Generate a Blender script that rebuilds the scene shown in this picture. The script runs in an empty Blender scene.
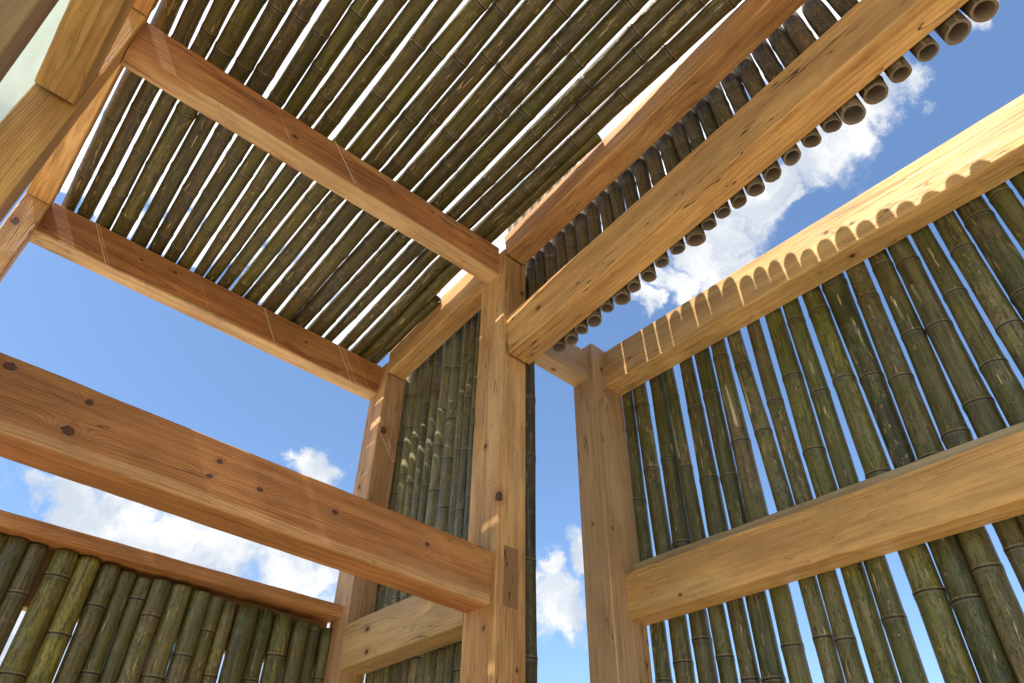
import bpy, bmesh, math, random
from mathutils import Vector, Matrix, noise

S = bpy.context.scene
COL = S.collection
H = 1.45                    # camera height above the ground; all measured heights are relative to it
SL = 0.147                  # fall of the roof per metre away from the viewer

ROOF_POLES = [((1.11,-1.653,0.027),(0.328,-1.673,0.032),(0.099,-1.67,0.028),(-0.019,-1.677,0.027),),((1.109,-1.589,0.023),(0.327,-1.602,0.029),(0.097,-1.591,0.03),(-0.08,-1.603,0.031),),((1.108,-1.505,0.027),(0.326,-1.532,0.031),(0.096,-1.522,0.03),(-0.139,-1.533,0.031),),((1.108,-1.434,0.032),(0.325,-1.454,0.039),(0.094,-1.446,0.037),(-0.205,-1.454,0.038),),((1.107,-1.344,0.032),(0.323,-1.378,0.035),(0.092,-1.364,0.034),(-0.273,-1.372,0.034),),((1.106,-1.266,0.028),(0.322,-1.295,0.034),(0.09,-1.285,0.033),(-0.338,-1.294,0.033),),((1.106,-1.197,0.024),(0.32,-1.214,0.033),(0.088,-1.198,0.027),(-0.41,-1.207,0.033),),((1.105,-1.129,0.027),(0.319,-1.142,0.028),(0.086,-1.129,0.028),(-0.473,-1.133,0.033),),((1.105,-1.054,0.019),(0.318,-1.069,0.032),(0.084,-1.058,0.028),(-0.543,-1.048,0.034),),((1.104,-0.995,0.023),(0.317,-0.992,0.03),(0.082,-0.984,0.028),(-0.605,-0.974,0.03),),((1.103,-0.929,0.026),(0.315,-0.92,0.031),(0.08,-0.894,0.024),(-0.676,-0.889,0.036),),((1.103,-0.856,0.031),(0.314,-0.842,0.035),(0.078,-0.821,0.034),(-0.749,-0.801,0.036),),((1.102,-0.779,0.029),(0.313,-0.766,0.03),(0.076,-0.729,0.04),(-0.817,-0.719,0.036),),((1.101,-0.683,0.032),(0.311,-0.681,0.036),(0.074,-0.649,0.026),(-0.891,-0.631,0.036),),((1.101,-0.588,0.037),(0.31,-0.585,0.039),(0.071,-0.558,0.038),(-0.967,-0.539,0.043),),((1.1,-0.508,0.034),(0.308,-0.491,0.04),(0.069,-0.467,0.037),(-1.055,-0.434,0.042),),((1.099,-0.409,0.043),(0.306,-0.401,0.034),(0.067,-0.376,0.037),(-1.136,-0.337,0.041),),((1.098,-0.323,0.02),(0.305,-0.311,0.031),(0.064,-0.284,0.025),(-1.22,-0.236,0.031),),((1.098,-0.232,0.023),(0.304,-0.235,0.034),(0.062,-0.205,0.036),(-1.291,-0.151,0.04),),((1.097,-0.153,0.031),(0.302,-0.156,0.027),(0.06,-0.119,0.033),(-1.373,-0.053,0.044),),((1.096,-0.086,0.027),(0.301,-0.089,0.031),(0.058,-0.034,0.034),),((1.096,-0.018,0.022),)]
RIGHT_POLES = [(-0.008,2.059,0.028,-0.008,1.169,0.031,),(-0.084,2.058,0.034,-0.098,1.169,0.036,),(-0.188,2.056,0.035,-0.194,1.168,0.04,),(-0.268,2.055,0.027,-0.281,1.168,0.029,),(-0.366,2.053,0.032,-0.365,1.167,0.042,),(-0.457,2.052,0.037,-0.464,1.167,0.035,),(-0.549,2.051,0.032,-0.544,1.167,0.039,),(-0.635,2.049,0.033,-0.662,1.166,0.034,),(-0.737,2.048,0.03,-0.739,1.166,0.032,),(-0.833,2.046,0.036,-0.824,1.165,0.039,),(-0.921,2.045,0.034,-0.909,1.165,0.034,),(-1.013,2.044,0.039,-1.015,1.164,0.042,),(-1.111,2.042,0.047,-1.101,1.164,0.035,),(-1.21,2.041,0.037,-1.186,1.164,0.041,),(-1.301,2.039,0.035,-1.28,1.163,0.04,),(-1.383,2.038,0.038,-1.373,1.163,0.041,),(-1.47,2.037,0.033,-1.466,1.162,0.04,),(-1.557,2.036,0.037,-1.557,1.036,0.037,),(-1.646,2.034,0.045,-1.646,1.034,0.045,),(-1.74,2.033,0.034,-1.74,1.033,0.034,),(-1.821,2.032,0.034,-1.821,1.032,0.034,)]
RIGHT_LOW = [(-0.024,0.901,0.031,),(-0.121,0.902,0.035,),(-0.212,0.903,0.034,),(-0.3,0.903,0.031,),(-0.378,0.904,0.033,),(-0.467,0.904,0.038,),(-0.561,0.905,0.034,),(-0.67,0.905,0.031,),(-0.744,0.906,0.031,),(-0.828,0.906,0.035,),(-0.909,0.907,0.034,),(-1.028,0.908,0.043,),(-1.124,0.908,0.044,),(-1.224,0.909,0.039,),(-1.305,0.909,0.033,)]
CLEAR_POLES = [(-0.158,1.897,0.033,),(-0.238,1.889,0.031,),(-0.297,1.909,0.03,),(-0.368,1.915,0.034,),(-0.446,1.931,0.03,),(-0.521,1.937,0.037,),(-0.588,1.948,0.029,),(-0.664,1.954,0.032,),(-0.736,1.976,0.029,),(-0.811,1.99,0.031,),(-0.892,1.985,0.039,),(-0.96,2.006,0.03,),(-1.026,2.016,0.03,),(-1.094,2.015,0.03,),(-1.16,2.03,0.034,),(-1.236,2.044,0.034,),(-1.314,2.058,0.033,),(-1.393,2.073,0.033,),(-1.468,2.08,0.033,),(-1.539,2.072,0.041,),(-1.623,2.093,0.039,),(-1.71,2.1,0.036,),(-1.797,2.105,0.034,),(-1.886,2.111,0.042,),(-1.969,2.123,0.038,)]
ARCHES = [(-0.339,2.23,),(-0.42,2.207,),(-0.504,2.189,),(-0.579,2.184,),(-0.649,2.177,),(-0.728,2.171,),(-0.813,2.159,),(-0.893,2.139,),(-0.958,2.129,),(-1.024,2.115,),(-1.097,2.105,),(-1.164,2.074,),(-1.236,2.086,),(-1.384,2.053,),(-1.456,2.062,),(-1.535,2.044,),(-1.616,2.011,),(-1.681,2.014,),(-1.76,2.008,)]
FAR_POLES = [(1.018,2.361,0.999,1.548,0.02,),(0.932,2.37,0.921,1.491,0.015,),(0.863,2.349,0.86,1.459,0.016,),(0.786,2.33,0.79,1.424,0.016,),(0.725,2.344,0.724,1.386,0.015,),(0.64,2.356,0.656,1.348,0.02,),(0.557,2.366,0.569,1.294,0.022,),(0.474,2.402,0.487,1.248,0.02,),(0.422,2.418,0.437,1.219,0.017,)]
LOW_POLES = [(-1.295,0.974,0.03,),(-1.238,0.977,0.035,),(-1.171,0.972,0.033,),(-1.082,0.973,0.038,),(-1.005,0.973,0.037,),(-0.926,0.969,0.033,),(-0.86,0.965,0.029,),(-0.8,0.958,0.028,),(-0.736,0.963,0.035,),(-0.663,0.961,0.037,),(-0.583,0.957,0.036,),(-0.519,0.956,0.03,),(-0.459,0.953,0.028,),(-0.383,0.95,0.041,),(-0.303,0.952,0.033,),(-0.226,0.952,0.038,),(-0.141,0.946,0.036,),(-0.076,0.947,0.028,),(-0.01,0.948,0.028,)]

# ------------------------------------------------------------------ helpers
MATS = {}
def link(o):
    COL.objects.link(o); return o

def tag(o, label=None, cat=None, group=None, kind=None):
    if label: o['label'] = label
    if cat: o['category'] = cat
    if group: o['group'] = group
    o['kind'] = kind or 'thing'
    return o

def empty(name, loc, label, cat, group=None):
    o = link(bpy.data.objects.new(name, None)); o.location = loc
    o.empty_display_size = .1; MATS[o.name] = Matrix.Translation(Vector(loc))
    return tag(o, label, cat, group)

class NT:
    """small wrapper for writing node trees"""
    def __init__(s, tree): s.t = tree; s.n = tree.nodes; s.l = tree.links
    def new(s, typ, **kw):
        n = s.n.new(typ)
        for k, v in kw.items(): setattr(n, k, v)
        return n
    def put(s, sock, v):
        if isinstance(v, bpy.types.NodeSocket): s.l.new(v, sock)
        else: sock.default_value = v
    def math(s, op, a, b=0.0, c=None, clamp=False):
        n = s.new('ShaderNodeMath', operation=op); n.use_clamp = clamp
        s.put(n.inputs[0], a); s.put(n.inputs[1], b)
        if c is not None: s.put(n.inputs[2], c)
        return n.outputs[0]
    def vmath(s, op, a, b=(0, 0, 0), out=0):
        n = s.new('ShaderNodeVectorMath', operation=op); s.put(n.inputs[0], a)
        if op == 'SCALE': s.put(n.inputs[3], b)
        else: s.put(n.inputs[1], b)
        return n.outputs[out]
    def noise(s, vec, scale, detail=3.0, rough=.55, dist=0.0, col=False):
        n = s.new('ShaderNodeTexNoise'); s.put(n.inputs['Vector'], vec)
        s.put(n.inputs['Scale'], scale); s.put(n.inputs['Detail'], detail)
        s.put(n.inputs['Roughness'], rough); s.put(n.inputs['Distortion'], dist)
        return n.outputs['Color' if col else 'Fac']
    def ramp(s, fac, stops, interp='LINEAR'):
        n = s.new('ShaderNodeValToRGB'); cr = n.color_ramp; cr.interpolation = interp
        while len(cr.elements) < len(stops): cr.elements.new(.5)
        for e, (p, c) in zip(cr.elements, stops):
            e.position = p; e.color = (*c, 1) if len(c) == 3 else c
        s.put(n.inputs[0], fac); return n.outputs[0]
    def mrange(s, v, a, b, c=0.0, d=1.0, smooth=True):
        n = s.new('ShaderNodeMapRange'); n.interpolation_type = 'SMOOTHSTEP' if smooth else 'LINEAR'
        s.put(n.inputs[0], v)
        for i, q in enumerate((a, b, c, d)): s.put(n.inputs[i + 1], q)
        return n.outputs[0]
    def mix(s, fac, a, b, mode='MIX'):
        n = s.new('ShaderNodeMix', data_type='RGBA', blend_type=mode)
        s.put(n.inputs['Factor'], fac)
        s.put(n.inputs[6], a if isinstance(a, bpy.types.NodeSocket) else (*a, 1))
        s.put(n.inputs[7], b if isinstance(b, bpy.types.NodeSocket) else (*b, 1))
        return n.outputs[2]

def new_mat(name):
    m = bpy.data.materials.new(name); m.use_nodes = True
    nt = NT(m.node_tree); nt.n.clear()
    out = nt.new('ShaderNodeOutputMaterial'); b = nt.new('ShaderNodeBsdfPrincipled')
    nt.l.new(b.outputs[0], out.inputs[0])
    return m, nt, b, out

# ------------------------------------------------------------------ materials
def wood(seed, pale_z=None, pale_y=None, pale=(.64, .365, .130), dark=(.40, .175, .050), red=.35, knots=(), checks=.5, pith=None, grey=0.0, freq=135.):
    """sawn fir: growth rings round a pith that lies outside the timber, fibres, knots, drying checks.
       local x runs along the timber"""
    rnd = random.Random(seed)
    m, t, b, out = new_mat('sawn_timber')
    tc = t.new('ShaderNodeTexCoord'); P = tc.outputs['Object']
    off = (rnd.uniform(-40, 40), rnd.uniform(-40, 40), rnd.uniform(-40, 40))
    if pith is None: pith = (rnd.uniform(-.07, .07), rnd.choice((-1, 1)) * rnd.uniform(.05, .14))
    Q = t.vmath('ADD', P, off)
    Qs = t.vmath('MULTIPLY', Q, (.22, 1, 1))
    warp = t.noise(Qs, 5.0, 2.0, col=True)
    warp = t.vmath('SCALE', t.vmath('SUBTRACT', warp, (.5, .5, .5)), .045)
    W = t.vmath('ADD', P, warp)
    sp = t.new('ShaderNodeSeparateXYZ'); t.put(sp.inputs[0], W)
    dy = t.math('SUBTRACT', sp.outputs[1], pith[0]); dz = t.math('SUBTRACT', sp.outputs[2], pith[1])
    dy2 = t.math('MULTIPLY_ADD', sp.outputs[0], rnd.uniform(-.02, .02), dy)
    r = t.math('SQRT', t.math('ADD', t.math('MULTIPLY', dy2, dy2), t.math('MULTIPLY', dz, dz)))
    kmask = None
    for (kx, ky, kz, kr) in knots:
        d = t.vmath('SUBTRACT', P, (kx, ky, kz))
        wob = t.vmath('SCALE', t.vmath('SUBTRACT', t.noise(Q, 60.0, 3.0, col=True), (.5, .5, .5)), kr * 1.1)
        d = t.vmath('ADD', d, wob)
        kr2 = kr * .98; ds = t.vmath('LENGTH', t.vmath('MULTIPLY', d, (.75 / kr2, 1 / kr2, 1 / kr2)), out=1)
        dl = t.vmath('LENGTH', t.vmath('MULTIPLY', d, (.33 / kr, .8 / kr, .8 / kr)), out=1)
        g = t.math('POWER', 2.718, t.math('MULTIPLY', t.math('MULTIPLY', dl, dl), -.9))
        r = t.math('MULTIPLY_ADD', g, kr * 2.4, r)
        km = t.mrange(ds, .55, 1.15, 1.0, 0.0)
        halo = t.mrange(ds, .9, 2.6, .38, 0.0)
        km = t.math('MAXIMUM', km, halo)
        kmask = km if kmask is None else t.math('MAXIMUM', kmask, km)
    jit = t.noise(Qs, 22.0, 3.0)
    ph = t.math('MULTIPLY_ADD', r, freq, t.math('MULTIPLY', jit, 1.6))
    fr = t.math('FRACT', ph)
    ring = t.ramp(fr, [(0, (0, 0, 0)), (.55, (.25,) * 3), (.88, (1, 1, 1)), (1, (.05,) * 3)])
    big = t.noise(t.vmath('MULTIPLY', Q, (.35, 1, 1)), 3.2, 3.0)
    fib = t.noise(t.vmath('MULTIPLY', Q, (.018, 1, 1)), 420.0, 3.0, .6)
    fib2 = t.noise(t.vmath('MULTIPLY', Q, (.03, 1, 1)), 90.0, 3.0, .6)
    fib3 = t.noise(t.vmath('MULTIPLY', Q, (.045, 1, 1)), 34.0, 3.0, .6)
    fac = t.math('MULTIPLY_ADD', ring, .62, t.math('MULTIPLY_ADD', t.math('SUBTRACT', fib2, .5), 1.1, t.math('MULTIPLY_ADD', t.math('SUBTRACT', fib3, .5), 1.9, t.math('MULTIPLY', fib, .25))))
    fac = t.math('ADD', fac, .06, clamp=True)
    c = t.mix(fac, pale, dark)
    heart = t.mrange(big, .56 - .28 * min(red, 1), .70 - .12 * min(red, 1))
    c = t.mix(t.math('MULTIPLY', heart, red), c, t.mix(fac, (.50, .205, .060), (.25, .085, .024)))
    sap = t.mrange(t.noise(t.vmath('MULTIPLY', Q, (.2, 1, 1)), 5.0, 2.0), .55, .75)
    c = t.mix(t.math('MULTIPLY', sap, .35), c, (.72, .50, .23))
    if pale_z is not None:      # paler tone along the lower arris and underside of the timber
        zz = t.math('MULTIPLY_ADD', t.math('SUBTRACT', fib3, .5), .02, sp.outputs[2])
        sm = t.mrange(zz, pale_z, pale_z + .006, .85 if pale_y is None else .32, 0.)
        if pale_y is not None: sm = t.math('MULTIPLY', sm, t.mrange(sp.outputs[1], pale_y, pale_y + .01, 1., 0.))
        c = t.mix(sm, c, t.mix(fac, (.68, .47, .24), (.52, .31, .13)))
    stain = t.mrange(t.noise(Q, 9.0, 5.0, .7), .60, .74)
    c = t.mix(t.math('MULTIPLY', stain, .42 + grey * .5), c, (.17, .115, .065))
    dirt = t.mrange(t.noise(t.vmath('MULTIPLY', Q, (.18, 1, 1)), 30.0, 6.0, .72), .55, .68)
    c = t.mix(t.math('MULTIPLY', dirt, .34), c, (.20, .095, .035))
    tone = t.noise(t.vmath('MULTIPLY', Q, (.25, 1, 1)), 6.5, 5.0, .65)
    c = t.vmath('SCALE', c, t.mrange(tone, .34, .64, 1.10, .72))
    band = t.mrange(t.noise(t.vmath('MULTIPLY', Q, (.05, 1, 1)), 55.0, 4.0, .6), .54, .66)
    c = t.mix(t.math('MULTIPLY', band, .30), c, (.24, .095, .030))
    if grey: c = t.mix(t.math('MULTIPLY', grey, t.mrange(tone, .35, .6, 1.5, .7)), c, (.33, .27, .19))
    spk = t.mrange(t.noise(t.vmath('MULTIPLY', Q, (.3, 1, 1)), 70.0, 3.0, .6), .69, .75)
    c = t.mix(t.math('MULTIPLY', spk, .6), c, (.16, .075, .03))
    # drying checks: thin dark splits along the grain
    ck = t.noise(t.vmath('MULTIPLY', t.vmath('ADD', Q, warp), (.06, 1, 1)), 24.0, 2.0, .5)
    line = t.mrange(t.math('ABSOLUTE', t.math('SUBTRACT', ck, .5)), 0.0, .010, 1.0, 0.0)
    where = t.mrange(t.noise(t.vmath('MULTIPLY', Q, (.5, 1, 1)), 4.5, 2.0), .53, .58)
    chk = t.math('MULTIPLY', t.math('MULTIPLY', line, where), checks)
    c = t.mix(chk, c, (.045, .022, .010))
    if kmask is not None:
        kc = t.ramp(kmask, [(0, (.34, .16, .06)), (.42, (.26, .10, .035)), (.62, (.030, .012, .006)), (.80, (.035, .014, .007)), (1, (.085, .032, .012))])
        c = t.mix(t.math('MINIMUM', t.math('MULTIPLY', kmask, 1.25), .96), c, kc)
    t.put(b.inputs['Base Color'], c)
    t.put(b.inputs['Roughness'], t.mrange(fib2, .3, .7, .50, .72))
    t.put(b.inputs['Specular IOR Level'], .35)
    bp = t.new('ShaderNodeBump'); bp.inputs['Strength'].default_value = .5; bp.inputs['Distance'].default_value = .0025
    hgt = t.math('SUBTRACT', t.math('ADD', t.math('MULTIPLY', fib, .7), t.math('MULTIPLY', ring, .35)), t.math('MULTIPLY', chk, 2.0))
    t.put(bp.inputs['Height'], hgt); t.put(b.inputs['Normal'], bp.outputs[0])
    return m

def end_grain():
    m, t, b, out = new_mat('end_grain')
    tc = t.new('ShaderNodeTexCoord'); P = tc.outputs['Object']
    sp = t.new('ShaderNodeSeparateXYZ'); t.put(sp.inputs[0], t.vmath('ADD', P, t.vmath('SCALE', t.noise(P, 14., 2., col=True), .02)))
    dy = t.math('SUBTRACT', sp.outputs[1], .09); dz = t.math('SUBTRACT', sp.outputs[2], .02)
    r = t.math('SQRT', t.math('ADD', t.math('MULTIPLY', dy, dy), t.math('MULTIPLY', dz, dz)))
    fr = t.math('FRACT', t.math('MULTIPLY', r, 240.))
    c = t.ramp(fr, [(0, (.30, .155, .06)), (.6, (.25, .12, .045)), (.9, (.14, .062, .022)), (1, (.29, .15, .055))])
    crack = t.mrange(t.noise(t.vmath('MULTIPLY', P, (1, 1, .25)), 40., 3.), .62, .66)
    c = t.mix(crack, c, (.03, .015, .008))
    t.put(b.inputs['Base Color'], c); b.inputs['Roughness'].default_value = .8
    return m
END = end_grain()

def bamboo(name, stops, moss=.35, spots=.6, rough=(.28, .52)):
    """weathered culm skin; 'pc' = coordinates on the culm (across, across, along), 'nd' = distance to the next node"""
    m, t, b, out = new_mat(name)
    a = t.new('ShaderNodeAttribute'); a.attribute_name = 'pc'; P = a.outputs['Vector']
    nd = t.new('ShaderNodeAttribute'); nd.attribute_name = 'nd'; N = nd.outputs['Fac']
    oi = t.new('ShaderNodeObjectInfo'); R = oi.outputs['Random']
    sh = t.new('ShaderNodeCombineXYZ')
    t.put(sh.inputs[0], t.math('MULTIPLY', R, 91.)); t.put(sh.inputs[1], t.math('MULTIPLY', R, 37.)); t.put(sh.inputs[2], t.math('MULTIPLY', R, 53.))
    Q = t.vmath('ADD', P, sh.outputs[0])
    blotch = t.noise(t.vmath('MULTIPLY', Q, (1, 1, .35)), 11., 4., .62)
    R2 = t.math('FRACT', t.math('MULTIPLY', R, 7.31)); R3 = t.math('FRACT', t.math('MULTIPLY', R, 13.77))
    f = t.math('ADD', R, t.math('MULTIPLY', t.math('SUBTRACT', blotch, .5), .55), clamp=True)
    c = t.ramp(f, stops)
    val = t.math('ADD', t.math('MULTIPLY_ADD', R2, .55, .62), t.math('MULTIPLY', t.math('SUBTRACT', blotch, .5), 1.5))
    c = t.vmath('SCALE', c, t.math('MAXIMUM', val, .25))
    streak = t.noise(t.vmath('MULTIPLY', Q, (1, 1, .035)), 95., 4., .65)
    c = t.mix(t.mrange(streak, .47, .66, 0, .62), c, (.022, .020, .010))
    c = t.mix(t.mrange(streak, .48, .33, 0, .35), c, (.22, .17, .085))
    gr = t.mrange(t.noise(t.vmath('MULTIPLY', Q, (1, 1, .5)), 7., 4., .65), .48, .62)
    c = t.mix(t.math('MULTIPLY', gr, moss), c, (.075, .085, .016))
    grey = t.mrange(t.noise(t.vmath('MULTIPLY', Q, (1, 1, .6)), 18., 5., .72), .53, .64)
    c = t.mix(t.math('MULTIPLY', grey, t.math('MULTIPLY_ADD', R3, .4, .05)), c, (.20, .175, .12))
    rust = t.mrange(t.noise(t.vmath('MULTIPLY', Q, (1, 1, .25)), 13., 4., .65), .57, .66)
    c = t.mix(t.math('MULTIPLY', rust, .30), c, (.15, .075, .028))
    fine = t.noise(t.vmath('MULTIPLY', Q, (1, 1, .55)), 130., 4., .7)
    c = t.mix(t.mrange(fine, .53, .68, 0, .5), c, (.018, .016, .009))
    mott = t.noise(t.vmath('MULTIPLY', Q, (1, 1, .5)), 48., 5., .7)
    c = t.mix(t.mrange(mott, .57, .68, 0, .42), c, (.024, .021, .011))
    # black weather cracks and pale scrapes
    ck = t.noise(t.vmath('MULTIPLY', Q, (1, 1, .16)), 60., 5., .62)
    line = t.mrange(t.math('ABSOLUTE', t.math('SUBTRACT', ck, .5)), 0., .024, 1., 0.)
    c = t.mix(t.math('MULTIPLY', t.math('MULTIPLY', line, t.mrange(t.math('MULTIPLY_ADD', R3, .16, blotch), .50, .62)), .85), c, (.010, .009, .006))
    clus = t.mrange(t.noise(t.vmath('MULTIPLY', Q, (1, 1, .3)), 6., 2.), .46, .62)
    sc = t.mrange(t.noise(t.vmath('MULTIPLY', Q, (1.2, 1, .30)), 75., 3., .6), .62, .66)
    c = t.mix(t.math('MULTIPLY', t.math('MULTIPLY', sc, clus), spots), c, (.42, .28, .12))
    sc2 = t.mrange(t.noise(t.vmath('MULTIPLY', Q, (1, 1.3, .09)), 85., 2., .5), .685, .715)
    c = t.mix(t.math('MULTIPLY', sc2, spots), c, (.50, .37, .18))
    sc3 = t.mrange(t.noise(Q, 110., 2., .5), .73, .76)
    c = t.mix(t.math('MULTIPLY', sc3, spots), c, (.45, .36, .20))
    # node scar: pale lip over a dark line
    lip = t.mrange(t.math('ABSOLUTE', t.math('SUBTRACT', N, .0055)), .001, .0045, .65, 0.)
    c = t.mix(t.math('MULTIPLY', lip, t.mrange(fine, .35, .6)), c, (.28, .20, .10))
    dk = t.mrange(N, .0012, .0045, .92, 0.)
    c = t.mix(dk, c, (.010, .008, .005))
    nb = t.new('ShaderNodeAttribute'); nb.attribute_name = 'nb'
    soot = t.mrange(t.math('ADD', nb.outputs['Fac'], t.math('MULTIPLY', t.math('SUBTRACT', streak, .5), .03)), .004, .045, .4, 0.)
    c = t.mix(soot, c, (.035, .030, .016))
    t.put(b.inputs['Base Color'], c)
    t.put(b.inputs['Roughness'], t.mrange(fine, .3, .75, rough[0], rough[1]))
    b.inputs['Specular IOR Level'].default_value = .42
    bp = t.new('ShaderNodeBump'); bp.inputs['Strength'].default_value = .45; bp.inputs['Distance'].default_value = .0016
    h = t.math('SUBTRACT', t.math('ADD', streak, t.math('MULTIPLY', fine, .6)), line)
    t.put(bp.inputs['Height'], h); t.put(b.inputs['Normal'], bp.outputs[0])
    return m

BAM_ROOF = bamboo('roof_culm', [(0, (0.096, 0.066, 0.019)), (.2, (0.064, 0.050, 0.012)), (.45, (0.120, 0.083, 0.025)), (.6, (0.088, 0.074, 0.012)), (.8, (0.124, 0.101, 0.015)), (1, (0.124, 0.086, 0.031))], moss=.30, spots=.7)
BAM_WALL = bamboo('wall_culm', [(0, (0.122, 0.122, 0.026)), (.2, (0.159, 0.128, 0.039)), (.4, (0.098, 0.104, 0.020)), (.6, (0.196, 0.162, 0.064)), (.8, (0.154, 0.150, 0.024)), (1, (0.143, 0.108, 0.041))], moss=.45, spots=.75)
BAM_GREY = bamboo('grey_culm', [(0, (.140, .130, .045)), (.5, (.195, .175, .075)), (1, (.230, .200, .10))], moss=.2, spots=.4)
BAM_DARK = bamboo('dark_culm', [(0, (0.060, 0.045, 0.015)), (.5, (0.108, 0.070, 0.025)), (1, (0.144, 0.090, 0.034))], moss=.2, spots=.4, rough=(.5, .75))
BAM_YELL = bamboo('yellow_culm', [(0, (0.204, 0.180, 0.024)), (.5, (0.258, 0.223, 0.033)), (1, (0.245, 0.209, 0.042))], moss=.4, spots=.5)

def cut_mat():
    m, t, b, out = new_mat('cut_bamboo')
    a = t.new('ShaderNodeAttribute'); a.attribute_name = 'pc'
    oi = t.new('ShaderNodeObjectInfo')
    n = t.noise(t.vmath('MULTIPLY', a.outputs['Vector'], (1, 1, .2)), 120., 3.)
    c = t.mix(n, (.25, .17, .092), (.12, .08, .045))
    c = t.mix(t.math('MULTIPLY', oi.outputs['Random'], .5), c, (.22, .19, .15))
    t.put(b.inputs['Base Color'], c); b.inputs['Roughness'].default_value = .75
    return m
CUT = cut_mat()
def bore_mat():
    m, t, b, out = new_mat('bamboo_bore')
    a = t.new('ShaderNodeAttribute'); a.attribute_name = 'pc'
    oi = t.new('ShaderNodeObjectInfo')
    n = t.noise(t.vmath('MULTIPLY', a.outputs['Vector'], (1, 1, .3)), 80., 3.)
    c = t.mix(n, (.20, .135, .08), (.10, .068, .042))
    c = t.mix(t.math('MULTIPLY', oi.outputs['Random'], .6), c, (.10, .085, .07))
    t.put(b.inputs['Base Color'], c); b.inputs['Roughness'].default_value = .85
    return m
BORE = bore_mat()

# ------------------------------------------------------------------ timber
def timber_mesh(name, L, w, h, seed, chamfer=.004, rough=.0012, notch=None):
    """box of length L along local x, centred on y and z; softly chamfered, slightly uneven arrises"""
    rnd = random.Random(seed)
    bm = bmesh.new()
    n = max(2, int(L / .05))
    c = chamfer
    prof = [(-w/2 + c, -h/2), (w/2 - c, -h/2), (w/2, -h/2 + c), (w/2, h/2 - c), (w/2 - c, h/2), (-w/2 + c, h/2), (-w/2, h/2 - c), (-w/2, -h/2 + c)]
    so = rnd.uniform(0, 100)
    rings = []
    for i in range(n + 1):
        x = L * i / n
        ring = []
        for j, (y, z) in enumerate(prof):
            q = Vector((x * 1.3 + so, j // 2 * 7.3, seed))
            q2 = Vector((x * 14 + so, j * 3.1, seed))
            dy = noise.noise(q) * rough * 1.2 + noise.noise(q2) * rough
            dz = noise.noise(q + Vector((31, 0, 0))) * rough * 1.2 + noise.noise(q2 + Vector((17, 0, 0))) * rough
            ring.append(bm.verts.new((x, y + dy, z + dz)))
        rings.append(ring)
    for a, b in zip(rings, rings[1:]):
        for j in range(8):
            k = (j + 1) % 8
            bm.faces.new((a[j], a[k], b[k], b[j]))
    f = bm.faces.new(list(reversed(rings[0]))); f.material_index = 1
    f = bm.faces.new(rings[-1]); f.material_index = 1
    bmesh.ops.recalc_face_normals(bm, faces=bm.faces)
    me = bpy.data.meshes.new(name); bm.to_mesh(me); bm.free()
    return me

def timber(name, axis, lo, hi, mat, slope=0.0, seed=1, parent=None, **kw):
    """lo/hi: corners of the timber in measured coordinates (z relative to the camera height);
       axis: direction of its length. slope = dz per metre along the axis, applied from lo"""
    (x0, y0, z0), (x1, y1, z1) = lo, hi
    if axis == 'x':
        L, w, h = x1 - x0, y1 - y0, z1 - z0; P = Vector((x0, (y0 + y1)/2, (z0 + z1)/2)); u, v = Vector((1, 0, 0)), Vector((0, 1, 0))
    elif axis == 'y':
        L, w, h = y1 - y0, x1 - x0, z1 - z0; P = Vector(((x0 + x1)/2, y0, (z0 + z1)/2)); u, v = Vector((0, 1, 0)), Vector((-1, 0, 0))
    else:
        L, w, h = z1 - z0, x1 - x0, y1 - y0; P = Vector(((x0 + x1)/2, (y0 + y1)/2, z0)); u, v = Vector((0, 0, 1)), Vector((1, 0, 0))
    if slope and axis != 'z':
        u = (u + Vector((0, 0, slope))).normalized(); L *= math.sqrt(1 + slope * slope)
    wv = u.cross(v)
    me = timber_mesh(name, L, w, h, seed, **kw)
    me.materials.append(mat); me.materials.append(END)
    o = link(bpy.data.objects.new(name, me))
    M = Matrix(((u.x, v.x, wv.x, P.x), (u.y, v.y, wv.y, P.y), (u.z, v.z, wv.z, P.z + H), (0, 0, 0, 1)))
    o.matrix_world = M
    MATS[o.name] = M
    if parent:
        o.parent = parent; o.matrix_parent_inverse = MATS[parent.name].inverted()
    return o

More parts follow.
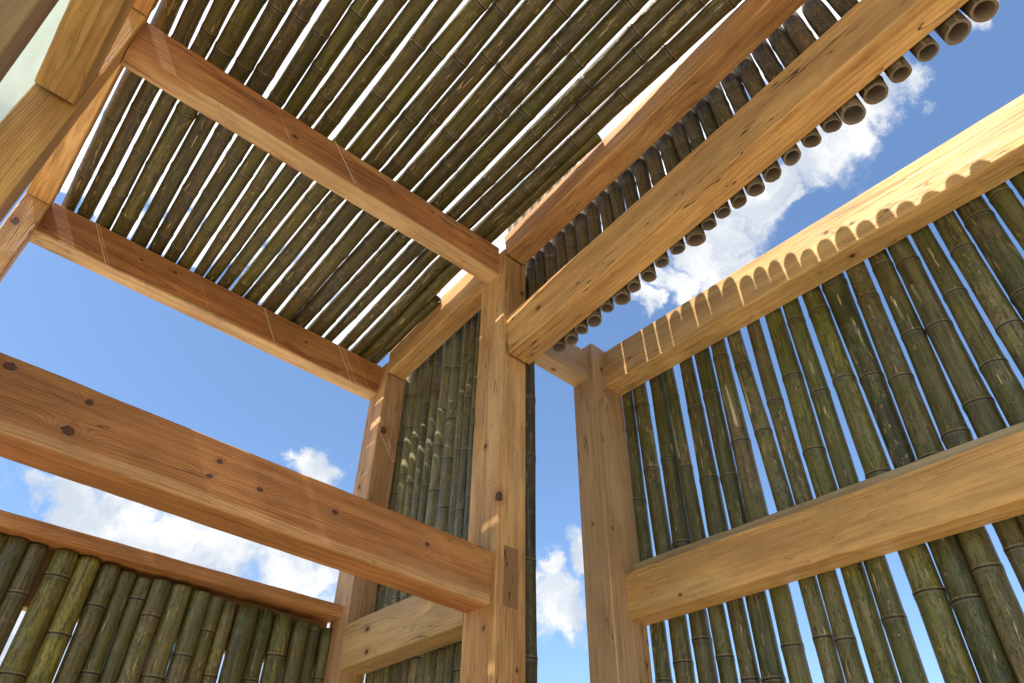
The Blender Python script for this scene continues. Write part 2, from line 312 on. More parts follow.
# ------------------------------------------------------------------ bamboo culm
def culm(name, pts, mat, seed, parent, hollow0=False, hollow1=False, inter=.27, broken=False, cut0=None):
    """pts: [(point, radius)] along the culm axis. Swept tube with nodes; hollow ends get a bored end."""
    rnd = random.Random(seed)
    P = [Vector(p) for p, r in pts]
    cum = [0.]
    for a, b in zip(P, P[1:]): cum.append(cum[-1] + (b - a).length)
    L = cum[-1]
    def at(s):
        s = min(max(s, 0), L)
        for i in range(len(P) - 1):
            if s <= cum[i + 1] or i == len(P) - 2:
                t = (s - cum[i]) / max(cum[i + 1] - cum[i], 1e-6)
                return P[i].lerp(P[i + 1], t), pts[i][1] * (1 - t) + pts[i + 1][1] * t
    nodes = []
    s = rnd.uniform(.03, inter)
    while s < L - .02:
        nodes.append(s); s += inter * rnd.uniform(.78, 1.2)
    st = {0., L}
    for n in nodes:
        for d in (-.035, -.014, -.006, -.0018, .0, .0022, .006, .010, .018, .04):
            if 0 < n + d < L: st.add(n + d)
    s = 0
    while s < L: st.add(s); s += .06
    st = sorted(st)
    st = [x for i, x in enumerate(st) if i == 0 or x - st[i - 1] > .0009]
    d = (P[-1] - P[0]).normalized()
    e1 = d.cross(Vector((.31, .22, .93)) if abs(d.z) < .8 else Vector((.9, .31, .1))).normalized(); e2 = d.cross(e1)
    NS = 18
    org = Vector(P[0])
    bm = bmesh.new()
    lp = bm.verts.layers.float_vector.new('pc'); ln = bm.verts.layers.float.new('nd'); lb = bm.verts.layers.float.new('nb')
    so = rnd.uniform(0, 500); ph = rnd.uniform(0, 6.28); ell = rnd.uniform(0, .035)
    kinks = [(rnd.uniform(-.0022, .0022), rnd.uniform(-.0022, .0022)) for _ in range(len(nodes) + 2)]
    def bend(s):
        k = 0
        xs = [0.] + nodes + [L]
        for i in range(len(xs) - 1):
            if xs[i] <= s <= xs[i + 1]:
                t = (s - xs[i]) / max(xs[i + 1] - xs[i], 1e-6)
                a, b = kinks[i], kinks[min(i + 1, len(kinks) - 1)]
                return a[0] * (1 - t) + b[0] * t, a[1] * (1 - t) + b[1] * t
        return 0, 0
    rings = []
    for s in st:
        c, r = at(s)
        bx, by = bend(s); c = c + e1 * bx + e2 * by
        nd = min((s - n for n in nodes), key=abs) if nodes else 1.
        m = 1.0
        ad = abs(nd)
        m += .055 * math.exp(-(ad / .014) ** 2)
        if ad < .0012: m -= .045
        if nd > 0: m += .02 * math.exp(-((nd - .006) / .004) ** 2)
        m += .016 * noise.noise(Vector((s * 3, so, 0)))
        ring = []
        for k in range(NS):
            a = 2 * math.pi * k / NS
            rr = r * m * (1 + ell * math.cos(2 * (a - ph)) + .012 * noise.noise(Vector((math.cos(a) * 1.5, math.sin(a) * 1.5, s * 5 + so))))
            off = 0.
            if broken and s == L: off = -abs(noise.noise(Vector((a * 3, so, 1)))) * .09
            v = bm.verts.new(c + e1 * (math.cos(a) * rr) + e2 * (math.sin(a) * rr) + d * off - org)
            v[lp] = Vector((math.cos(a) * rr, math.sin(a) * rr, s)); v[ln] = min(abs(nd), .2); v[lb] = -nd if -.06 < nd <= 0 else .2
            ring.append(v)
        rings.append(ring)
    for a, b in zip(rings, rings[1:]):
        for k in range(NS):
            j = (k + 1) % NS
            f = bm.faces.new((a[k], a[j], b[j], b[k])); f.smooth = True
    def cap(ring, s, into, hollow):
        c, r = at(s)
        cen = Vector()
        for v in ring: cen += v.co
        cen /= NS
        if not hollow:
            f = bm.faces.new(ring if into > 0 else ring[::-1]); f.material_index = 1; return
        wall = .80 + rnd.uniform(-.07, .05)
        deep = rnd.uniform(.04, .16)
        tl = Vector((rnd.uniform(-.22, .22), rnd.uniform(-.22, .22), 0)); cc = Vector()
        for v in ring: cc += v.co
        cc /= NS
        for v in ring:
            q = v.co - cc
            v.co += d * (q.dot(e1) * tl.x + q.dot(e2) * tl.y + .004 * noise.noise(q * 60 + Vector((so, 0, 0))))
        cur = ring
        for (q, dd, mi) in ((wall, 0., 1), (wall * .97, deep, 2), (wall * .5, deep + .008, 2)):
            nr = []
            for v in ring:
                w = bm.verts.new(cen + (v.co - cen) * (q + (.035 * noise.noise(v.co * 25 + Vector((so, 3, 0))) if dd == 0. else 0)) + d * (dd * into))
                w[lp] = v[lp] * q + Vector((0, 0, dd)); w[ln] = 1.; w[lb] = 1.
                nr.append(w)
            for k in range(NS):
                j = (k + 1) % NS
                f = bm.faces.new((cur[k], cur[j], nr[j], nr[k])); f.material_index = mi; f.smooth = (mi == 2)
            cur = nr
        f = bm.faces.new(cur); f.material_index = 2
    cap(rings[0], 0., 1, hollow0)
    cap(rings[-1], L, -1, hollow1)
    bmesh.ops.recalc_face_normals(bm, faces=bm.faces)
    me = bpy.data.meshes.new(name); bm.to_mesh(me); bm.free()
    for q in (mat, CUT, BORE): me.materials.append(q)
    o = link(bpy.data.objects.new(name, me))
    if parent:
        o.parent = parent; o.location = org - parent.location
    else: o.location = org
    return o

def W(x, y, z): return Vector((x, y, z + H))

# ------------------------------------------------------------------ ground
def ground():
    m, t, b, out = new_mat('pale_paving')
    tc = t.new('ShaderNodeTexCoord'); P = tc.outputs['Object']
    n = t.noise(P, .8, 6., .65); f = t.noise(P, 30., 4.)
    c = t.mix(n, (.46, .40, .31), (.36, .31, .24))
    c = t.mix(t.mrange(f, .4, .7, 0, .3), c, (.28, .24, .18))
    t.put(b.inputs['Base Color'], c); b.inputs['Roughness'].default_value = .9
    bm = bmesh.new(); bmesh.ops.create_grid(bm, x_segments=8, y_segments=8, size=400)
    me = bpy.data.meshes.new('ground'); bm.to_mesh(me); bm.free(); me.materials.append(m)
    tag(link(bpy.data.objects.new('ground', me)), 'pale sandy ground beneath the open bamboo pavilion', 'ground', kind='structure')
ground()

# ------------------------------------------------------------------ posts
G0 = -H
C0 = timber('timber_post', 'z', (0, 0, G0), (.1385, .169, 2.50), wood(3, red=.30, knots=((1.175 + H, -.062, -.080, .017), (2.27 + H, .045, -.084, .013), (1.42 + H, -.069, .0, .010), (.72 + H, -.069, -.03, .007), (.60 + H, .03, -.084, .006)), checks=0.7, grey=0.04), seed=3)
tag(C0, 'tall central timber post under the roof with a tenon end showing in its face', 'post', 'posts of the pavilion')
D0 = timber('timber_post', 'z', (0, .967, G0), (.127, 1.117, 2.355), wood(5, red=.55, knots=((1.92 + H, -.03, -.075, .02), (1.62 + H, -.063, .02, .012)), checks=1.0, grey=0.22), seed=5)
tag(D0, 'far corner timber post with dark bark wane along its edge, beside the low bamboo wall', 'post', 'posts of the pavilion')
G = timber('timber_post', 'z', (.592, 0, G0), (.795, .141, 2.235), wood(7, red=.1, pale=(0.577, 0.346, 0.131), checks=0.9, grey=0.3, knots=((2.10 + H, -.04, -.07, .010), (1.28 + H, -.10, .0, .006), (1.25 + H, -.06, -.07, .006), (.98 + H, .0, -.07, .007))), seed=7)
tag(G, 'square timber post at the left end of the tall right-hand bamboo wall', 'post', 'posts of the pavilion')
E0 = timber('timber_post', 'z', (-1.826, 0, G0), (-1.706, .15, 2.48), wood(9, red=.3, checks=.6, pale=(0.639, 0.349, 0.102), dark=(0.412, 0.184, 0.045)), seed=9)
tag(E0, 'near left timber post beside the translucent panel, cut off by the left picture edge', 'post', 'posts of the pavilion')
F0 = timber('timber_post', 'z', (-1.80, .967, G0), (-1.706, 1.117, 2.34), wood(11, red=.5, checks=.5, knots=((2.12 + H, -.02, -.075, .018),)), seed=11)
tag(F0, 'far left timber post carrying the left end of the far roof beam', 'post', 'posts of the pavilion')

# ------------------------------------------------------------------ beams
GB = 'beams of the pavilion'
kM = [(-1.325, .938, .009), (-1.337, .850, .015), (-.976, .918, .008), (-.989, .868, .009), (-.848, .883, .010), (-.613, .899, .009), (-.273, .909, .008), (-1.509, .951, .013)]
M1 = timber('cross_beam', 'x', (-1.706, .025, .829), (0, .155, 1.014), wood(21, pale_z=-.068, pale_y=-.055, red=0.9, pale=(0.567, 0.272, 0.082), dark=(0.371, 0.141, 0.034), knots=[(x + 1.706, -.066, z - .885 , r) for x, z, r in kM], checks=0.7, pith=(-.02, -.12)), slope=-.0224, seed=21, rough=.0016)
tag(M1, 'heavy knotty reddish cross beam running from the left edge into the central post', 'beam', GB)
R1 = timber('roof_beam', 'x', (-1.706, .044, 2.285), (0, .129, 2.479), wood(23, pale_z=-.0945, red=.95, pale=(0.597, 0.308, 0.098), dark=(0.350, 0.136, 0.034), checks=0.6, pith=(.11, .05), knots=((.62, -.043, -.02, .012), (1.30, -.043, .05, .007), (1.05, -.043, .03, .006))), slope=.0369, seed=23)
tag(R1, 'roof beam under the bamboo roof, running down right to the top of the central post', 'beam', GB)
R2 = timber('roof_beam', 'x', (-1.706, 1.045, 2.178), (0, 1.13, 2.371), wood(25, pale_z=-.0945, red=.95, pale=(0.536, 0.272, 0.085), dark=(0.309, 0.117, 0.030), checks=0.6, pith=(.1, -.06), knots=((.55, -.043, .04, .009), (.40, -.043, .02, .007), (1.25, -.043, .01, .006))), slope=-.0027, seed=25)
tag(R2, 'farthest roof beam, along the outer edge of the bamboo roof above open sky', 'beam', GB)
B1 = timber('roof_beam', 'y', (0, -3.1, 2.455 + SL * 3.1), (.117, 0, 2.600 + SL * 3.1), wood(27, red=0.5, pale=(.68, .40, .15), dark=(.46, .20, .06), checks=0.6, pith=(.03, .09), knots=((2.22, .01, -.053, .013), (2.78, .0, -.053, .010), (1.5, .02, -.053, .009))), slope=-SL, seed=27)
tag(B1, 'orange roof edge beam above the bamboo screen, with a bright sunlit strip along its top', 'beam', GB)
B2 = timber('lintel_beam', 'y', (.0225, -3.1, 1.846 + SL * 3.1), (.146, 0, 2.064 + SL * 3.1), wood(29, red=.22, pale=(0.639, 0.374, 0.131), dark=(0.474, 0.225, 0.066), checks=1.0, pith=(.07, .16), knots=((2.93, .062, .0, .012),), freq=150.), slope=-SL, seed=29)
tag(B2, 'thick pale lintel beam with drying cracks, bamboo ends hanging just behind its lower edge', 'beam', GB)
N2 = timber('roof_beam', 'y', (0, .169, 2.390), (.108, .967, 2.585), wood(31, red=.15, checks=.3, pale=(.68, .42, .16)), slope=-SL, seed=31)
tag(N2, 'short roof edge beam between the central post and the far corner post', 'beam', GB)
N1 = timber('cross_beam', 'y', (0, .169, .7595), (.115, .967, .9415), wood(33, red=.12, pale=(0.659, 0.431, 0.164), dark=(0.484, 0.262, 0.079), checks=0.8, knots=((.30, .05, -.04, .006), (.62, .058, .03, .012), (.60, .058, -.06, .010)), grey=0.16), seed=33)
tag(N1, 'short pale cross beam low between the central post and the far corner post', 'beam', GB)
tn = timber('tenon', 'y', (.034, -.0025, .790), (.098, .02, .996), END, seed=34, parent=N1, rough=.0004, chamfer=.001)
tn['label'] = 'dark end-grain tenon showing through the central post'
T = timber('wall_beam', 'y', (.675, -3.3, 2.006), (.795, 0, 2.218), wood(35, red=.08, pale=(0.680, 0.440, 0.164), dark=(0.515, 0.272, 0.079), checks=0.7, pith=(.10, .05), knots=((2.10, .061, .02, .009), (3.14, .061, -.02, .007), (2.06, .0, -.107, .012), (2.0, .061, -.01, .007))), seed=35)
tag(T, 'sunlit top beam of the right-hand wall with scalloped pole shadows on its face', 'beam', GB)
Mr = timber('wall_beam', 'y', (.685, -3.3, .890), (.795, 0, 1.072), wood(37, red=.12, pale=(0.659, 0.393, 0.131), dark=(0.474, 0.234, 0.066), checks=0.5, pith=(.02, .10), freq=170., knots=((1.78, .056, .03, .006), (3.05, .056, -.06, .006))), seed=37, rough=.0018)
tag(Mr, 'middle rail of the right-hand bamboo wall, pale broad-grained beam at half height', 'beam', GB)
bt = timber('batten', 'y', (.745, -3.3, 1.0745), (.795, -.002, 1.126), wood(38, red=.0, pale=(0.515, 0.374, 0.171), dark=(0.350, 0.234, 0.092), grey=.3, checks=.2), seed=38, parent=Mr, rough=.002)
K = timber('link_beam', 'x', (.1385, .040, 2.025), (.592, .132, 2.205), wood(39, red=.2, pale=(0.597, 0.356, 0.131), dark=(0.412, 0.215, 0.072), checks=1.0, grey=0.34, knots=((.27, .01, -.09, .010), (.10, -.046, -.06, .010))), seed=39)
tag(K, 'short link beam from the central post across to the right-hand post', 'beam', GB)
E2 = timber('lintel_beam', 'y', (-1.826, -3.1, 1.834 + .16 * 3.1), (-1.718, 0, 2.04 + .16 * 3.1), wood(41, red=.3, pale=(0.618, 0.346, 0.112), dark=(0.453, 0.215, 0.059), checks=0.5, pith=(0, .14), freq=150.), slope=-.16, seed=41)
tag(E2, 'broad orange lintel beam at the top left, overhead beside the translucent panel', 'beam', GB)
A0 = timber('roof_beam', 'y', (-1.80, -3.1, 2.43 + SL * 3.1), (-1.706, 0, 2.535 + SL * 3.1), wood(43, red=.6, checks=.3), slope=-SL, seed=43)
tag(A0, 'left roof edge beam at the top, just beside the first bamboo roof pole', 'beam', GB)
A1 = timber('roof_beam', 'y', (-1.80, .15, 2.392), (-1.706, .967, 2.500), wood(45, red=.2, checks=.2, pale=(0.639, 0.365, 0.118)), slope=-SL, seed=45)
tag(A1, 'left roof edge beam between the two left posts, along the sky gap', 'beam', GB)
# leaning brace at the top left corner
bd = Vector((0, -.077, .151)).normalized()
bv = Vector((1, 0, 0)); bw = bd.cross(bv)
me = timber_mesh('brace', 2.2, .08, .13, 47); mb = wood(47, red=.4, pale=(0.350, 0.206, 0.079), dark=(0.206, 0.103, 0.033), checks=.4, grey=.2); me.materials.append(mb); me.materials.append(END)
br = link(bpy.data.objects.new('brace', me))
pp = Vector((-1.80, -.468, 1.356 + H)) - bd * 1.6 + Vector((0, -.151, -.077)).normalized() * .160
br.matrix_world = Matrix(((bd.x, bv.x, bw.x, pp.x), (bd.y, bv.y, bw.y, pp.y), (bd.z, bv.z, bw.z, pp.z), (0, 0, 0, 1)))
tag(br, 'dark leaning timber brace crossing the top left corner of the picture', 'brace')

# ------------------------------------------------------------------ slivers of sunlight on the timbers, built as thin pale cords
def sun_sliver(pts, label):
    m = bpy.data.materials.get('sun_sliver')
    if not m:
        m, t, b, out = new_mat('sun_sliver')
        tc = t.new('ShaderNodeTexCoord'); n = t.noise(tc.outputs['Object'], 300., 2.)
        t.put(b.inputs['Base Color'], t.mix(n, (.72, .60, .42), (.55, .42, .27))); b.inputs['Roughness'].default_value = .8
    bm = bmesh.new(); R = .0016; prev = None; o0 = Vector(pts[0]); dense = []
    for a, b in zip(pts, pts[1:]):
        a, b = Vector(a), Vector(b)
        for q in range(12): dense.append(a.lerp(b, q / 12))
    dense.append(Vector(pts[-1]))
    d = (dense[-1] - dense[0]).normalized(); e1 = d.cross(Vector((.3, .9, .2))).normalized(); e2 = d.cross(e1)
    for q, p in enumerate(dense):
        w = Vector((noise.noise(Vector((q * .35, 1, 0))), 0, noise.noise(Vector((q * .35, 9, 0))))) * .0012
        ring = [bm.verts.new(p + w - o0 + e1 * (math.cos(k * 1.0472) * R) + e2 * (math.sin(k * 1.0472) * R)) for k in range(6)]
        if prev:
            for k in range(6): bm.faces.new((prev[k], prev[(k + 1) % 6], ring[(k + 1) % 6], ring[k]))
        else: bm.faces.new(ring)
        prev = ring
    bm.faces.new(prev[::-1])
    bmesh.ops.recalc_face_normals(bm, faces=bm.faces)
    me = bpy.data.meshes.new('sun_sliver'); bm.to_mesh(me); bm.free(); me.materials.append(m)
    o = link(bpy.data.objects.new('sun_sliver', me)); o.location = o0
    tag(o, label, 'sun_sliver', 'slivers of sunlight built as pale cords on the timbers')
SLIVER_GAP = .0022
sun_sliver([W(-.931, .044 - SLIVER_GAP, 2.512), W(-.799, .044 - SLIVER_GAP, 2.338)], 'sliver of sunlight built as a thin pale cord slanting down the nearer roof beam')
sun_sliver([W(-1.534, 1.045 - SLIVER_GAP, 2.367), W(-1.421, 1.045 - SLIVER_GAP, 2.183)], 'sliver of sunlight built as a thin pale cord on the farthest roof beam, near its left end')
sun_sliver([W(-.714, 1.045 - SLIVER_GAP, 2.363), W(-.614, 1.045 - SLIVER_GAP, 2.195)], 'sliver of sunlight built as a thin pale cord near the middle of the farthest roof beam')
sun_sliver([W(-.281, 1.045 - SLIVER_GAP, 2.364), W(-.163, 1.045 - SLIVER_GAP, 2.178)], 'sliver of sunlight built as a thin pale cord on the farthest roof beam, nearest the corner post')
sun_sliver([W(-SLIVER_GAP, 1.06, 1.902), W(-SLIVER_GAP, .967 - SLIVER_GAP, 1.918), W(.002, .967 - SLIVER_GAP, 1.918), W(.116, .967 - SLIVER_GAP, 1.761)], 'sliver of sunlight built as a thin pale cord bent round the edge of the far corner post')

# ------------------------------------------------------------------ translucent panel
def panel():
    m, t, b, out = new_mat('ribbed_plastic')
    tc = t.new('ShaderNodeTexCoord'); P = tc.outputs['Object']
    sp = t.new('ShaderNodeSeparateXYZ'); t.put(sp.inputs[0], P)
    rib = t.math('SINE', t.math('MULTIPLY', sp.outputs[1], 6.283 / .011))
    mk = t.noise(P, 7., 4., .6)
    tr = t.new('ShaderNodeBsdfTransparent'); t.put(tr.inputs[0], (.86, .90, .86, 1))
    tl = t.new('ShaderNodeBsdfTranslucent'); t.put(tl.inputs[0], (.40, .44, .37, 1))
    gl = t.new('ShaderNodeBsdfPrincipled'); gl.inputs['Base Color'].default_value = (.55, .58, .50, 1); gl.inputs['Roughness'].default_value = .3
    m1 = t.new('ShaderNodeMixShader'); t.put(m1.inputs[0], t.mrange(t.math('MULTIPLY_ADD', rib, .10, mk), .35, .65, .30, .48)); t.l.new(tr.outputs[0], m1.inputs[1]); t.l.new(tl.outputs[0], m1.inputs[2])
    m2 = t.new('ShaderNodeMixShader'); t.put(m2.inputs[0], .14); t.l.new(m1.outputs[0], m2.inputs[1]); t.l.new(gl.outputs[0], m2.inputs[2])
    t.n.remove(b); t.l.new(m2.outputs[0], out.inputs[0])
    bm = bmesh.new(); bmesh.ops.create_cube(bm, size=1.0)
    bmesh.ops.scale(bm, vec=(.006, 1.5, 2.0), verts=bm.verts)
    me = bpy.data.meshes.new('plastic_panel'); bm.to_mesh(me); bm.free(); me.materials.append(m)
    o = link(bpy.data.objects.new('plastic_panel', me)); o.location = (-1.836, -.68, .97 + H)
    tag(o, 'ribbed translucent plastic panel at the top left, sky showing through', 'panel')
panel()

# ------------------------------------------------------------------ roof of bamboo poles
ROOFZ = 2.585
roof = empty('bamboo_canopy', W(-.85, 0, ROOFZ), 'slatted bamboo roof of parallel dark poles with bright sky between them', 'bamboo roof')
def rz(y): return ROOFZ - .165 * y
def rx(i, j):
    k = sorted(ROOF_POLES[max(0, min(21, i))], key=lambda q: -q[0]); return k[min(j, len(k) - 1)][1]
for i, k in enumerate(ROOF_POLES):
    k = sorted(k, key=lambda q: -q[0])            # far end first
    kk = []
    for j, (y, x, r) in enumerate(k):
        pit = (rx(i + 1, j) - rx(i - 1, j)) / (2 if 0 < i < 20 else 1)
        kk.append((y, x, max(r * 1.03, min(.435 * abs(pit), r * 1.25))))
    k = kk
    pts = []
    y, x, r = k[0]
    if len(k) > 1:
        g = max(-.08, min(.08, (k[0][1] - k[1][1]) / (k[0][0] - k[1][0])))
    else: g = 0
    pts.append((W(x + g * .12, y + .12 + .02 * math.sin(i * 7.), rz(y + .12)), max(r, .025) * 1.02))
    for (y, x, r) in k: pts.append((W(x, y, rz(y)), max(r, .025)))
    # merge the two stations either side of the middle beam into a smooth run
    if i == 20: pts[-1] = (W(-.064, .058, rz(.058)), .031); pts.append((W(-.043, -.66, rz(-.66) - .008), .034))
    elif i == 21: pts[1] = (W(-.034, 1.096, rz(1.096)), .027); pts[0] = (W(-.034, 1.22, rz(1.22)), .027); pts.append((W(-.029, .50, rz(.50)), .027))
    else:
        (y1, x1, r1), (y0, x0, r0) = k[-2], k[-1]
        g = max(-.07, min(.07, (k[-1][1] - k[1][1]) / (k[-1][0] - k[1][0])))
        pts.append((W(x0 + g * (-3.05 - y0), -3.05, rz(-3.05)), r0 * 1.08))
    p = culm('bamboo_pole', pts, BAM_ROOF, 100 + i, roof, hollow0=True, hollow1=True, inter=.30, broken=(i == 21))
    if i == 20: p['label'] = 'shorter roof pole whose pale cut end shows beside the sunlit beam'
    if i == 21: p['label'] = 'broken roof pole with a torn end'

# ------------------------------------------------------------------ screen of hanging poles over the lintel
screen = empty('bamboo_screen', W(.185, -1.0, 2.0), 'screen of short upright bamboo poles with hollow round ends behind the lintel beam', 'bamboo screen')
K_SUN = .055; TAN = 1.61
def arch_z(y):
    a = sorted(ARCHES)
    if y <= a[0][0]: return a[0][1] + .16 * (y - a[0][0])
    if y >= a[-1][0]: return a[-1][1] + .25 * (y - a[-1][0])
    for (y0, z0), (y1, z1) in zip(a, a[1:]):
        if y0 <= y <= y1: return z0 + (z1 - z0) * (y - y0) / (y1 - y0)
rr = random.Random(5)
cl = [(-.088, 2.0, .033), (-.020, 2.215, .033), (.048, 2.215, .032), (.115, 2.215, .032)] + list(CLEAR_POLES)
for j in range(4): cl.append((-2.06 - .088 * j, 2.135 + .013 * j, .036))
for i, (y, z, r) in enumerate(cl):
    r *= .95
    x = .148 + r + .003
    dx = .675 - x - r * .6
    zt = arch_z(y + .53 * K_SUN) + TAN * dx
    lean = .045
    z -= .016
    ys = [q[0] for q in cl]
    pit = (abs(ys[i] - ys[max(i - 1, 0)]) + abs(ys[min(i + 1, len(ys) - 1)] - ys[i])) / (2 if 0 < i < len(ys) - 1 else 1)
    rt = max(r, min(.495 * pit, .040)); at_ = lambda q: W(x + max(0, (rt - r)) * min(1, max(0, (q - 2.5) / .1)), y + lean * (q - z), q)
    zm = min(zt - .16, max(2.3, z + .3))
    pts = [(at_(z), r), (at_(zm), r), (at_(zt - .10), rt), (at_(zt - .05), rt * .97), (at_(zt), rt * .90)]
    culm('bamboo_pole', pts, BAM_DARK, 200 + i, screen, hollow0=True, hollow1=True, inter=.24)

# ------------------------------------------------------------------ tall right-hand wall
right = empty('bamboo_wall', W(.835, -1.0, -H), 'tall right-hand wall of upright bamboo poles behind two pale rails', 'bamboo wall', 'bamboo walls')
low = sorted(RIGHT_LOW, key=lambda q: -q[0])
for i, (ya, za, ra, yb, zb, rb) in enumerate(RIGHT_POLES):
    x = .799 + max(ra, rb) + .001
    g = (ya - yb) / (za - zb) * .5; ra *= 1.03; rb *= 1.03
    if i < len(low): yl, zl, rl = low[i]; rl *= 1.03; yl = yb + max(-.02, min(.02, yl - yb))
    else: yl, zl, rl = yb - g * .2, .9, rb
    pts = [(W(x, yl - g * 1.5, -H), rl), (W(x, yl, zl), rl), (W(x, yb, zb), rb), (W(x, ya, za), ra), (W(x, ya + g * .1, za + .10), ra)]
    if i >= len(low): pts = [pts[0], (W(x, yb, zb), rb), pts[3], pts[4]]
    culm('bamboo_pole', pts, BAM_WALL, 300 + i, right, hollow1=True, inter=.40)
for j in range(7):
    y = -1.905 - .088 * j; r = rr.uniform(.034, .042)
    culm('bamboo_pole', [(W(.84, y, -H), r), (W(.84, y + rr.uniform(-.01, .01), 2.15), r)], BAM_WALL, 330 + j, right, hollow1=True, inter=.40)

# ------------------------------------------------------------------ narrow far wall between centre and corner posts
farw = empty('bamboo_wall', W(.17, .6, -H), 'narrow far wall of thin grey upright bamboo between the central and corner posts', 'bamboo wall', 'bamboo walls')
fp = [(q[0], q[1], q[2], q[3], max(q[4] * 1.4, .0265)) for q in FAR_POLES]
fp += [(.362, 2.4, .372, 1.2, .028), (.302, 2.4, .306, 1.2, .028), (.242, 2.4, .244, 1.2, .028)]
for i, (ya, za, yb, zb, r) in enumerate(fp):
    g = (ya - yb) / (za - zb)
    zt = 2.62 - .147 * (ya - .169)
    x = .142 + r
    culm('bamboo_pole', [(W(x, yb - g * (zb + H), -H), r), (W(x, yb, zb), r), (W(x, ya + g * (zt - za), zt), r * .97)], BAM_GREY, 400 + i, farw, hollow1=True, inter=.26)
cp = culm('bamboo_pole', [(W(.178, .040, -H), .035), (W(.178, .036, 2.018), .035)], BAM_DARK, 420, None, hollow1=True, inter=.36)
tag(cp, 'single dark upright bamboo pole against the right side of the central post', 'bamboo pole')

# ------------------------------------------------------------------ low wall at the far side
loww = empty('low_bamboo_wall', W(-.85, 1.08, -H), 'low bamboo wall under a reddish cap rail at the lower left', 'bamboo wall', 'bamboo walls')
lw = list(LOW_POLES)
for j in range(4): lw.insert(0, (-1.362 - .072 * j, .974, .034))
for i, (x, z, r) in enumerate(lw):
    r = r * 1.04
    mt = BAM_YELL if i in (7, 8) else BAM_WALL
    culm('bamboo_pole', [(W(x + rr.uniform(-.008, .008), 1.132 - r, -H), r), (W(x, 1.132 - r, z - .003), r)], mt, 500 + i, loww, inter=.30, hollow1=False)
timber('cap_rail', 'x', (-1.70, 1.017, .9795), (0, 1.1335, 1.030), wood(51, red=.7, pale=(0.577, 0.280, 0.089), dark=(0.371, 0.149, 0.039), checks=.2, knots=((.32, -.067, .0, .007), (.80, -.067, .0, .006), (1.05, -.067, .005, .006))), seed=51, parent=loww, slope=.0)
timber('backing_beam', 'x', (-1.70, 1.136, .785), (0, 1.19, 1.018), wood(53, red=.3, pale=(0.412, 0.225, 0.072), dark=(0.247, 0.113, 0.033), checks=.2), seed=53, parent=loww)

# ------------------------------------------------------------------ sun and sky
travel = Vector((1, K_SUN, -TAN)).normalized()
sd = bpy.data.lights.new('sun', 'SUN'); sd.energy = 4.5; sd.angle = math.radians(.53); sd.color = (1, .93, .82)
so_ = link(bpy.data.objects.new('sun', sd)); so_.rotation_euler = travel.to_track_quat('-Z', 'Y').to_euler(); so_.location = (-6, 0, 12)
src = -travel
elev = math.asin(src.z); rot = math.atan2(src.x, src.y) % (2 * math.pi)

w = bpy.data.worlds.new('World'); S.world = w; w.use_nodes = True
t = NT(w.node_tree); t.n.clear()
wo = t.new('ShaderNodeOutputWorld'); bg = t.new('ShaderNodeBackground')
sky = t.new('ShaderNodeTexSky', sky_type='NISHITA'); sky.sun_disc = False; sky.sun_elevation = elev; sky.sun_rotation = rot
sky.air_density = 1.0; sky.dust_density = 1.1; sky.ozone_density = 1.6
SKY_S = .108
CLOUDS = [(0.157,0.917,0.367,0.066),(0.261,0.893,0.366,0.080),(0.373,0.858,0.354,0.070),(0.353,0.810,0.468,0.028),(0.677,0.657,0.332,0.048),(0.674,0.618,0.404,0.024),(0.645,0.663,0.380,0.022),
 (0.640,0.007,0.768,0.024),(0.649,0.046,0.760,0.032),(0.652,0.085,0.754,0.035),(0.652,0.125,0.747,0.041),(0.645,0.163,0.747,0.040),(0.637,0.195,0.746,0.038),(0.629,0.229,0.743,0.044),(0.633,0.271,0.725,0.036),(0.634,0.313,0.707,0.039),(0.628,0.364,0.688,0.028),(0.616,0.410,0.673,0.019),(0.663,0.200,0.721,0.015),(0.662,0.286,0.693,0.040),(0.620,-0.102,0.778,0.020),
 (-0.153,0.681,0.716,0.040),(0.228,0.914,0.336,0.074),(0.098,0.922,0.375,0.030),(.45,.86,.22,.12),(-.6,.3,.6,.25),(-.3,-.7,.5,.3),(.9,-.3,.3,.2),(.1,.97,.2,.12)]
OVERHEAD = [(0.430,0.505,0.748,0.035),(-0.057,0.736,0.674,0.035),(0.001,0.737,0.676,0.040),(0.066,0.738,0.672,0.040),(0.133,0.732,0.668,0.040),(0.206,0.726,0.656,0.040),(0.266,0.718,0.643,0.040),(0.312,0.710,0.632,0.030),(-0.086,0.710,0.699,0.050),(0.354,0.696,0.624,0.022),(0.424,0.552,0.718,0.030),(0.499,0.462,0.733,0.035),(0.504,0.385,0.773,0.040),(0.513,0.298,0.805,0.040),(0.518,0.213,0.829,0.040),(0.519,0.133,0.844,0.040),(0.515,0.057,0.855,0.045),(0.513,-0.010,0.859,0.050),(0.209,0.620,0.756,0.08),(0.181,0.667,0.722,0.05),(0.305,0.631,0.714,0.07),(0.298,0.705,0.644,0.03),(0.374,0.497,0.783,0.08),(0.053,0.675,0.736,0.05),(-0.051,0.575,0.816,0.16),(0.078,0.592,0.803,0.15),(0.105,0.484,0.869,0.20),(0.287,0.525,0.801,0.16),(0.355,0.582,0.732,0.08),(0.311,0.344,0.886,0.20),(0.362,0.175,0.916,0.20),(-0.017,0.668,0.744,0.07),(0.122,0.672,0.730,0.07),(0.248,0.668,0.702,0.06),(-0.028,0.704,0.709,0.04),(0.344,0.664,0.664,0.05),(0.422,0.266,0.866,0.08),(0.433,-0.004,0.901,0.18),(-0.131,0.375,0.918,0.35),(0.140,0.034,0.990,0.35),(-0.281,0.613,0.738,0.20)]
tc = t.new('ShaderNodeTexCoord'); D = tc.outputs['Generated']
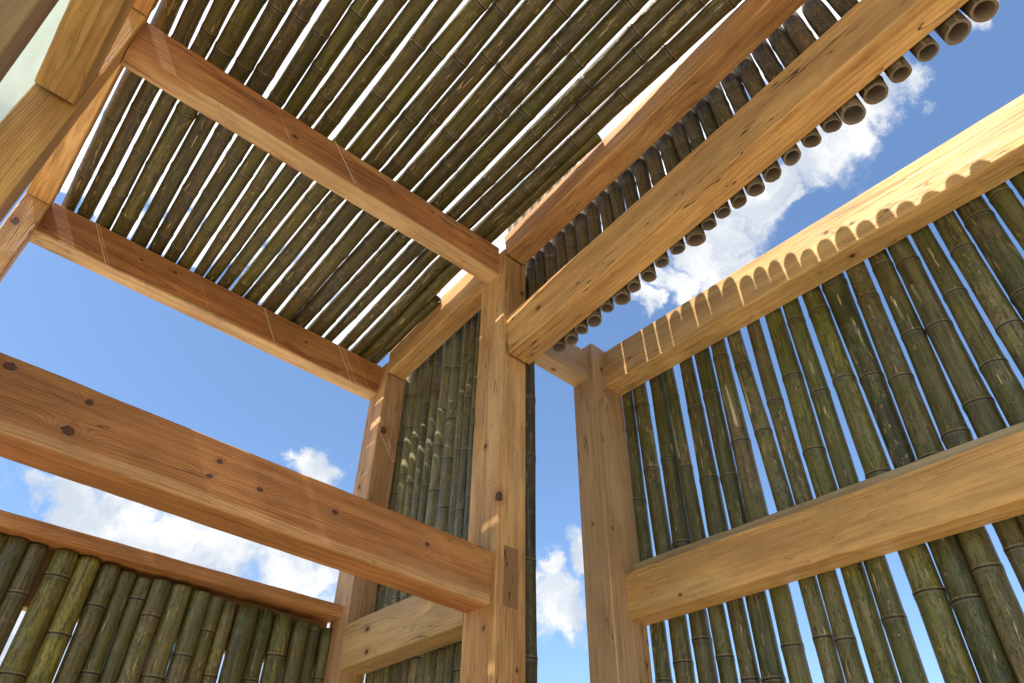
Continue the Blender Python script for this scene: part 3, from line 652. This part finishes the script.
wn = t.vmath('SCALE', t.vmath('SUBTRACT', t.noise(D, 7., 7., .58, col=True), (.5, .5, .5)), .20)
wn2 = t.vmath('SCALE', t.vmath('SUBTRACT', t.noise(D, 38., 5., .62, col=True), (.5, .5, .5)), .035)
Dn = t.vmath('NORMALIZE', t.vmath('ADD', t.vmath('ADD', D, wn), wn2))
cov = None
for (x, y, z, r) in CLOUDS:
    v = Vector((x, y, z)).normalized()
    ds = t.vmath('DISTANCE', Dn, tuple(v), out=1)
    q = t.mrange(ds, r * .2, r * 1.75, 1., 0.)
    cov = q if cov is None else t.math('MAXIMUM', cov, q)
over = None
for (x, y, z, r) in OVERHEAD:
    ds = t.vmath('DISTANCE', Dn, tuple(Vector((x, y, z)).normalized()), out=1)
    q = t.mrange(ds, r * .55, r * 1.1, 1., 0.)
    over = q if over is None else t.math('MAXIMUM', over, q)
tex = t.noise(Dn, 20., 8., .62)
cov = t.mrange(t.math('MULTIPLY_ADD', t.math('SUBTRACT', tex, .5), 1.3, cov), .18, .88)
cov = t.math('MULTIPLY', cov, .94)
shade = t.mrange(t.noise(Dn, 10., 5., .6), .35, .62)
cc = t.mix(shade, (2.9, 3.15, 3.5), (4.6, 4.6, 4.55))
skyc = t.mix(1.0, sky.outputs[0], (.84, .96, 1.05), 'MULTIPLY')
col = t.mix(cov, skyc, cc)
col = t.mix(over, col, (7.0, 7.1, 7.2))
t.put(bg.inputs[0], col); bg.inputs[1].default_value = SKY_S
t.l.new(bg.outputs[0], wo.inputs[0])

# ------------------------------------------------------------------ camera
cd = bpy.data.cameras.new('camera'); cd.sensor_width = 36; cd.lens = 685.36 * 36 / 1024; cd.clip_end = 2000; cd.clip_start = .02
cam = link(bpy.data.objects.new('camera', cd))
Rv = Vector((0.74163531, -0.67068165, 0.01277451)); Uv = Vector((-0.43862767, -0.47044738, 0.76569252)); Fv = Vector((0.50752618, 0.57346786, 0.64307992))
cam.matrix_world = Matrix(((Rv.x, Uv.x, -Fv.x, -1.47569), (Rv.y, Uv.y, -Fv.y, -1.72857), (Rv.z, Uv.z, -Fv.z, H), (0, 0, 0, 1)))
S.camera = cam
S.view_settings.view_transform = 'Standard'; S.view_settings.look = 'None'; S.view_settings.gamma = 1.0
S.view_settings.exposure = 1.16
S.cycles.max_bounces = 10; S.cycles.diffuse_bounces = 6
S.cycles.sample_clamp_indirect = 8
